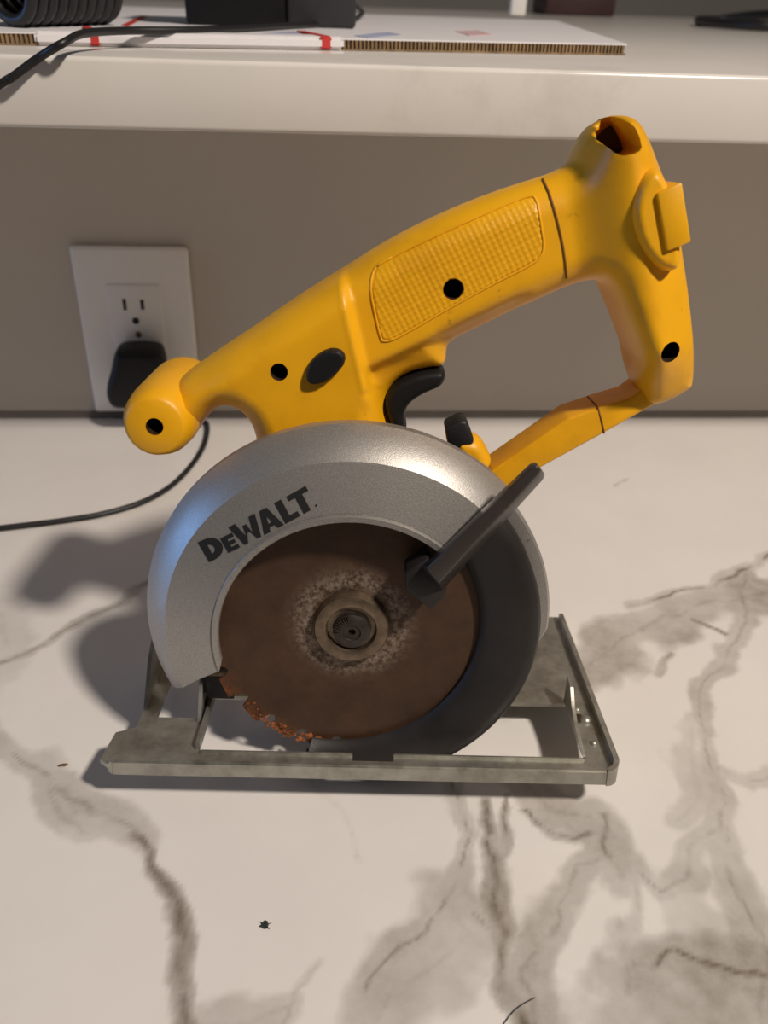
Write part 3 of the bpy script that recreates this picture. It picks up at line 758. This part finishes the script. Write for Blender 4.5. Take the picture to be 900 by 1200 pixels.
# left flange beside the slot, upright quadrant behind it
bm = bmesh.new(); bbox(bm, OPL-.0010, OPL+.0006, OPF+.001, OPB+.004, PT-.001, PT+.0045); from_bm('slot_flange', bm, 'zinc', shoe)
def upright(name, u0, u1, pts, mat='zinc'):
    bm = bmesh.new(); a = [bm.verts.new((u0, v_, z_)) for v_, z_ in pts]; e = [bm.verts.new((u1, v_, z_)) for v_, z_ in pts]; n = len(pts)
    bm.faces.new(a); bm.faces.new(e[::-1])
    for i in range(n): bm.faces.new((a[i], e[i], e[(i+1) % n], a[(i+1) % n]))
    return from_bm(name, bm, mat, shoe, sharp=30)
upright('quadrant_bracket', -.0790, -.0772, [(.030, PT), (.074, PT), (.074, .034), (.060, .042), (.046, .036)])
upright('quadrant_bracket', -.1068, -.1050, [(.040, PT), (.088, PT), (.088, .030), (.070, .034), (.055, .026)])
bm = bmesh.new(); bmesh.ops.create_cone(bm, cap_ends=True, segments=20, radius1=.0042, radius2=.0042, depth=.012, matrix=Matrix.Translation((-.070, .040, .030)) @ Matrix.Rotation(math.pi/2, 4, 'Y'))
from_bm('pivot_bolt', bm, 'hub', shoe, sharp=40)
bm = bmesh.new(); bbox(bm, -.078, -.060, .036, .058, .014, .034); bmesh.ops.bevel(bm, geom=list(bm.edges), offset=.003, segments=2, affect='EDGES')
from_bm('depth_block', bm, 'blackrub', shoe, sharp=40)

# ------------------------------------------------------------------ wall outlet with plug and cable
xl, xr, zt, zb = -.1902, -.1019, .1444, .0075
xc = (xl+xr)/2; zc = (zt+zb)/2
om = Matrix.Translation((xc, YW, zb))
outlet = empty('wall_outlet', om, 'white duplex wall outlet on the grey wall behind the saw', 'outlet')
def lbox(name, x0, x1, y0, y1, z0, z1, mat, par, bev=0, inv=None, seg=2):
    return box(name, x0-xc, x1-xc, y0-YW, y1-YW, z0-zb, z1-zb, mat, par, bev, seg)
plate = lbox('cover_plate', xl, xr, YW-.0065, YW, zb, zt, 'plate', outlet, .0028, seg=3)
rw = .0205
lbox('receptacle_face', xc-rw, xc+rw, YW-.0078, YW-.006, zc-.040, zc+.0400, 'plate', outlet, .0007)
for dx in (-.0068, .0068):
    q = WL(156.3, 357, YW-.008)
    lbox('blade_slot', q.x+dx-.0013, q.x+dx+.0013, YW-.0081, YW-.007, q.z-.0045-(dx > 0)*-.0005, q.z+.0045-(dx > 0)*.0005, 'slot', outlet)
q = WL(159, 376, YW-.008)
bm = bmesh.new(); bmesh.ops.create_cone(bm, cap_ends=True, segments=20, radius1=.0027, radius2=.0027, depth=.0012, matrix=Matrix.Translation((q.x-xc, -.0076, q.z-zb)) @ Matrix.Rotation(math.pi/2, 4, 'X'))
from_bm('ground_hole', bm, 'slot', outlet)
q = WL(162, 392, YW-.008)
bm = bmesh.new(); bmesh.ops.create_uvsphere(bm, u_segments=16, v_segments=8, radius=1, matrix=Matrix.Translation((q.x-xc, -.0078, q.z-zb)) @ Matrix.Diagonal((.0026, .001, .0026, 1)))
from_bm('cover_screw', bm, 'hub', outlet, True)

# plug
pp = [(140,404),(183,404),(193,413),(196,440),(192,466),(185,474),(150,475),(135,474),(127,464),(126,450),(132,430),(135,412)]
YP = YW-.026
ppw = [WL(x, y, YP) for x, y in pp]
pc = Vector((sum(p.x for p in ppw)/len(pp), YW-.008, sum(p.z for p in ppw)/len(pp)))
plug = empty('power_plug', Matrix.Translation(pc), 'black power plug pushed into the lower socket of the wall outlet', 'plug')
poly = chaikin([(p.x-pc.x, p.z-pc.z) for p in ppw], 2)
inflate('plug_body', poly, -.018, .013, .007, .0018, 'black', plug, p=2.6, Tb=.0175)
# cable: out of the plug, down to the counter, away to the left
c1 = WL(180, 470, YW-.026)
cp = [c1, c1+Vector((.015, .004, -.004)), Vector(GR(236, 492, .004)), GR(243, 500, .0024), GR(239, 521, .0022), GR(226, 543, .0022), GR(202, 568, .0022), GR(170, 587, .0022), GR(130, 600, .0022), GR(85, 608.5, .0022), GR(0, 619, .0022), GR(-80, 627, .0022), Vector((-.42, .40, .0022)), Vector((-.60, .37, .0022)), Vector((-.74, .38, .0022))]
cp = [c-pc for c in cp]
tube('plug_cord', catmull(cp, 8), .0021, 'cable', plug, 8)

# ------------------------------------------------------------------ things on the ledge
# flattened white mailing carton
BT = .0064
z1 = ZT+BT
fl_, fr_ = GR(-60, 52, ZT), GR(733, 65, ZT)
_b = GR(652, 24, ZT+BT); bk_r = Vector((_b.x, _b.y, ZT)); bk_l = Vector((fl_.x-.05, bk_r.y, ZT))
box_root = empty('flattened_carton', Matrix.Translation(fr_), 'flattened white mailing carton with red stripes on the ledge', 'carton')
def slab(name, pts, z0, z1, mat, par, org, bev=0):
    bm = bmesh.new(); a = [bm.verts.new((p[0]-org.x, p[1]-org.y, z1-org.z)) for p in pts]; e = [bm.verts.new((p[0]-org.x, p[1]-org.y, z0-org.z)) for p in pts]; n = len(a)
    bm.faces.new(a); bm.faces.new(e[::-1])
    for i in range(n): bm.faces.new((a[i], e[i], e[(i+1) % n], a[(i+1) % n]))
    bmesh.ops.recalc_face_normals(bm, faces=bm.faces)
    if bev: bmesh.ops.bevel(bm, geom=list(bm.edges), offset=bev, segments=2, affect='EDGES')
    return from_bm(name, bm, mat, par, sharp=40)
def edge(t): return fl_.lerp(fr_, t)
def tx(x):                                   # parameter along the front edge under picture column x
    d = pray(x, 60); n_ = Vector((0, 0, 1)).cross(fr_-fl_); return None
def col(x):
    lo, hi = -.2, 1.2
    for _ in range(40):
        md = (lo+hi)/2; p = edge(md)-CAM; px = 450+F*p.dot(RT)/p.dot(FW)
        if px < x: lo = md
        else: hi = md
    return edge(lo)
slab('printed_liner', [fl_, fr_, bk_r, bk_l], ZT+BT-.0008, ZT+BT, 'card', box_root, fr_)
slab('lower_liner', [fl_, fr_, bk_r, bk_l], ZT+.0002, ZT+.0010, 'kraft', box_root, fr_)
slab('corrugated_core', [fl_+Vector((0, .0015, 0)), fr_+Vector((-.001, .0015, 0)), bk_r-Vector((.001, 0, 0)), bk_l], ZT+.0010, ZT+BT-.0008, 'kraftdark', box_root, fr_)
# flutes seen on the cut edge
bm = bmesh.new(); L = (fr_-fl_).length; dr = (fr_-fl_).normalized(); nfl = int(L/.0024)
for k in range(nfl):
    p = fl_+dr*(k*.0024)-fr_
    bbox(bm, p.x, p.x+.0011, p.y+.0001, p.y+.004, .0010, BT-.0008)
core = from_bm('flutes', bm, 'kraft', box_root); core['kind'] = 'stuff'
fa_, fb_ = col(42), col(403)
fold = slab('folded_flap', [fa_+Vector((0, -.0022, 0)), fb_+Vector((0, -.0022, 0)), fb_+Vector((0, .02, 0)), fa_+Vector((0, .02, 0))], ZT+.0003, ZT+BT+.0008, 'card', box_root, fr_, .0018)
for x in (112, 381):
    p = col(x-5); q = col(x+8)
    slab('red_stripe', [p+Vector((0, -.0025, 0)), q+Vector((0, -.0025, 0)), q+Vector((-.016, .05, 0)), p+Vector((-.016, .05, 0))], ZT+.0006, ZT+BT+.0012, 'red', box_root, fr_, .0008)
zc_ = ZT+BT
def decal(name, pix, mat):
    slab(name, [GR(x, y, zc_) for x, y in pix], zc_-.0002, zc_+.0003, mat, box_root, fr_)
decal('printed_mark', [(415,42),(455,38),(470,41),(432,45)], 'blueprint')
decal('printed_mark', [(533,37),(560,36),(578,41),(550,42)], 'pinkprint')
decal('printed_mark', [(300,40),(345,37),(352,40),(310,43)], 'blueprint')
decal('red_stripe', [(142,30),(165,19),(172,20),(150,31)], 'red')

# coiled black cord lying on the carton
c0, c1 = GR(30, 34, z1), GR(140, 30, z1)
ax = (c1-c0); turns = 10; pts = []
sd = Vector((-ax.y, ax.x, 0)).normalized(); R_ = .0165
for i in range(turns*20+1):
    t = i/(turns*20); a = 2*math.pi*turns*t
    pts.append(c0+ax*t+sd*(math.cos(a)*R_+.012)+Vector((0, 0, R_+.0035+math.sin(a)*R_)))
tag(tube('coiled_cord', pts, .0036, 'cable', None, 8), 'thick black coiled cord lying on the carton at the upper left', 'cord')

# black device with grey side
d0, d1 = GR(218, 29, z1), GR(305, 28, z1)
dm = Matrix.Translation(d0); dv = empty('black_adapter', dm, 'black box-shaped power adapter with grey side on the carton', 'adapter')
wd = (d1-d0).length
box('adapter_body', 0, wd, 0, .06, 0, .075, 'device', dv, .003, 3)
box('adapter_side', wd, wd*1.72, .012, .06, 0, .070, 'devside', dv, .003, 3)
bm = bmesh.new(); bmesh.ops.create_uvsphere(bm, u_segments=20, v_segments=10, radius=1, matrix=Matrix.Translation((.004, .004, .034)) @ Matrix.Diagonal((.017, .012, .014, 1)))
from_bm('strain_relief', bm, 'devside', dv, True)

# thin cable running off the ledge at the left
zz = z1+.0022
cc = [GR(392, -8, zz), GR(418, 8, zz), GR(422, 18, zz), GR(400, 26, zz), GR(340, 30, zz), GR(240, 35, zz), GR(150, 36, zz), GR(100, 39, zz), GR(75, 50, ZT+.006)]
e0 = WL(45, 68, YS-.003); cc += [e0, WL(12, 92, YS-.006), WL(-30, 118, YS-.006), Vector((-.34, YS-.012, .17)), Vector((-.42, YS-.02, .06)), Vector((-.47, YS-.03, .0024)), Vector((-.56, YS-.04, .0024)), Vector((-.74, YS-.03, .0024))]
tcp = catmull(cc, 8)
for p in tcp: p.z = max(p.z, .0024)
tag(tube('thin_cable', tcp, .0020, 'cable', None, 8), 'thin black cable crossing the carton and hanging off the ledge', 'cable')

# far right loop, white peg, dark gadget at the back
lp = GR(905, 38, ZT); pts = []
for i in range(49):
    a = 2*math.pi*i/48; pts.append(lp+Vector((.048*math.cos(a)+.006, .085*math.sin(a)+.09, .006+.010*max(0, math.cos(a)))))
tag(tube('cable_loop', pts, .0055, 'cable', None, 10), 'black loop lying on the ledge at the far right', 'loop')
wp = GR(606, 18, z1)
peg = empty('white_charger', Matrix.Translation(wp), 'small white upright charger head behind the carton', 'charger')
box('charger_body', -.009, .009, -.006, .010, 0, .05, 'plate', peg, .002)
box('charger_prong', -.003, .003, -.002, .004, .05, .058, 'hub', peg)
gd = GR(640, 9, ZT); gd.y = min(gd.y, 1.58); g2 = WL(640, 6, 1.5); g3 = WL(722, 6, 1.5)
gm = empty('dark_gadget', Matrix.Translation((g2.x, 1.5, ZT)), 'dark maroon low gadget at the back of the ledge', 'gadget')
box('gadget_body', 0, g3.x-g2.x, 0, .1, .0, .05, 'maroon', gm, .004)
box('gadget_lid', .004, g3.x-g2.x-.004, .004, .096, .05, .056, 'device', gm, .002)

# crumb on the counter
cpos = GR(310, 1085, .0)
bm = bmesh.new(); bmesh.ops.create_icosphere(bm, subdivisions=2, radius=1)
for v in bm.verts:
    k = 1+random.uniform(-.35, .35); v.co = Vector((v.co.x*.0017*k, v.co.y*.0015*k, (v.co.z+.9)*.0007*k))
for (a, l) in ((.3, .0032), (2.4, .0028), (5.6, .003)):
    vv = [bm.verts.new((.0005*math.cos(a+1.5), .0005*math.sin(a+1.5), .0006)), bm.verts.new((-.0005*math.cos(a+1.5), -.0005*math.sin(a+1.5), .0006)), bm.verts.new((l*math.cos(a), l*math.sin(a), .0003)), bm.verts.new((0, 0, .0014))]
    bm.faces.new((vv[0], vv[1], vv[2])); bm.faces.new((vv[0], vv[2], vv[3])); bm.faces.new((vv[1], vv[3], vv[2]))
cr = from_bm('debris_crumb', bm, 'crumb', None); cr.location = cpos
mz = min(v.co.z for v in cr.data.vertices); cr.location.z = -mz
tag(cr, 'tiny black crumb on the countertop in front of the saw', 'crumb')

# stray hair and a brown fleck
hp_ = [GR(588, 1203, .0004), GR(600, 1187, .0005), GR(612, 1177, .0005), GR(627, 1169, .0004)]
tag(tube('stray_hair', catmull(hp_, 6), .00022, 'crumb', None, 5), 'fine curved dark hair on the countertop at the bottom edge', 'hair')
fk = GR(74, 897, 0); bm = bmesh.new(); bmesh.ops.create_icosphere(bm, subdivisions=2, radius=1)
for v in bm.verts:
    k = 1+random.uniform(-.3, .3); v.co = Vector((v.co.x*.0022*k+v.co.y*.0008, v.co.y*.0010*k, (v.co.z+1)*.0004))
fo = from_bm('brown_fleck', bm, simple('brown_fleck_matter', (.16, .09, .04), .8), None); fo.location = fk
fo.location.z = -min(v.co.z for v in fo.data.vertices)
tag(fo, 'small brown fleck on the countertop left of the saw shoe', 'fleck')
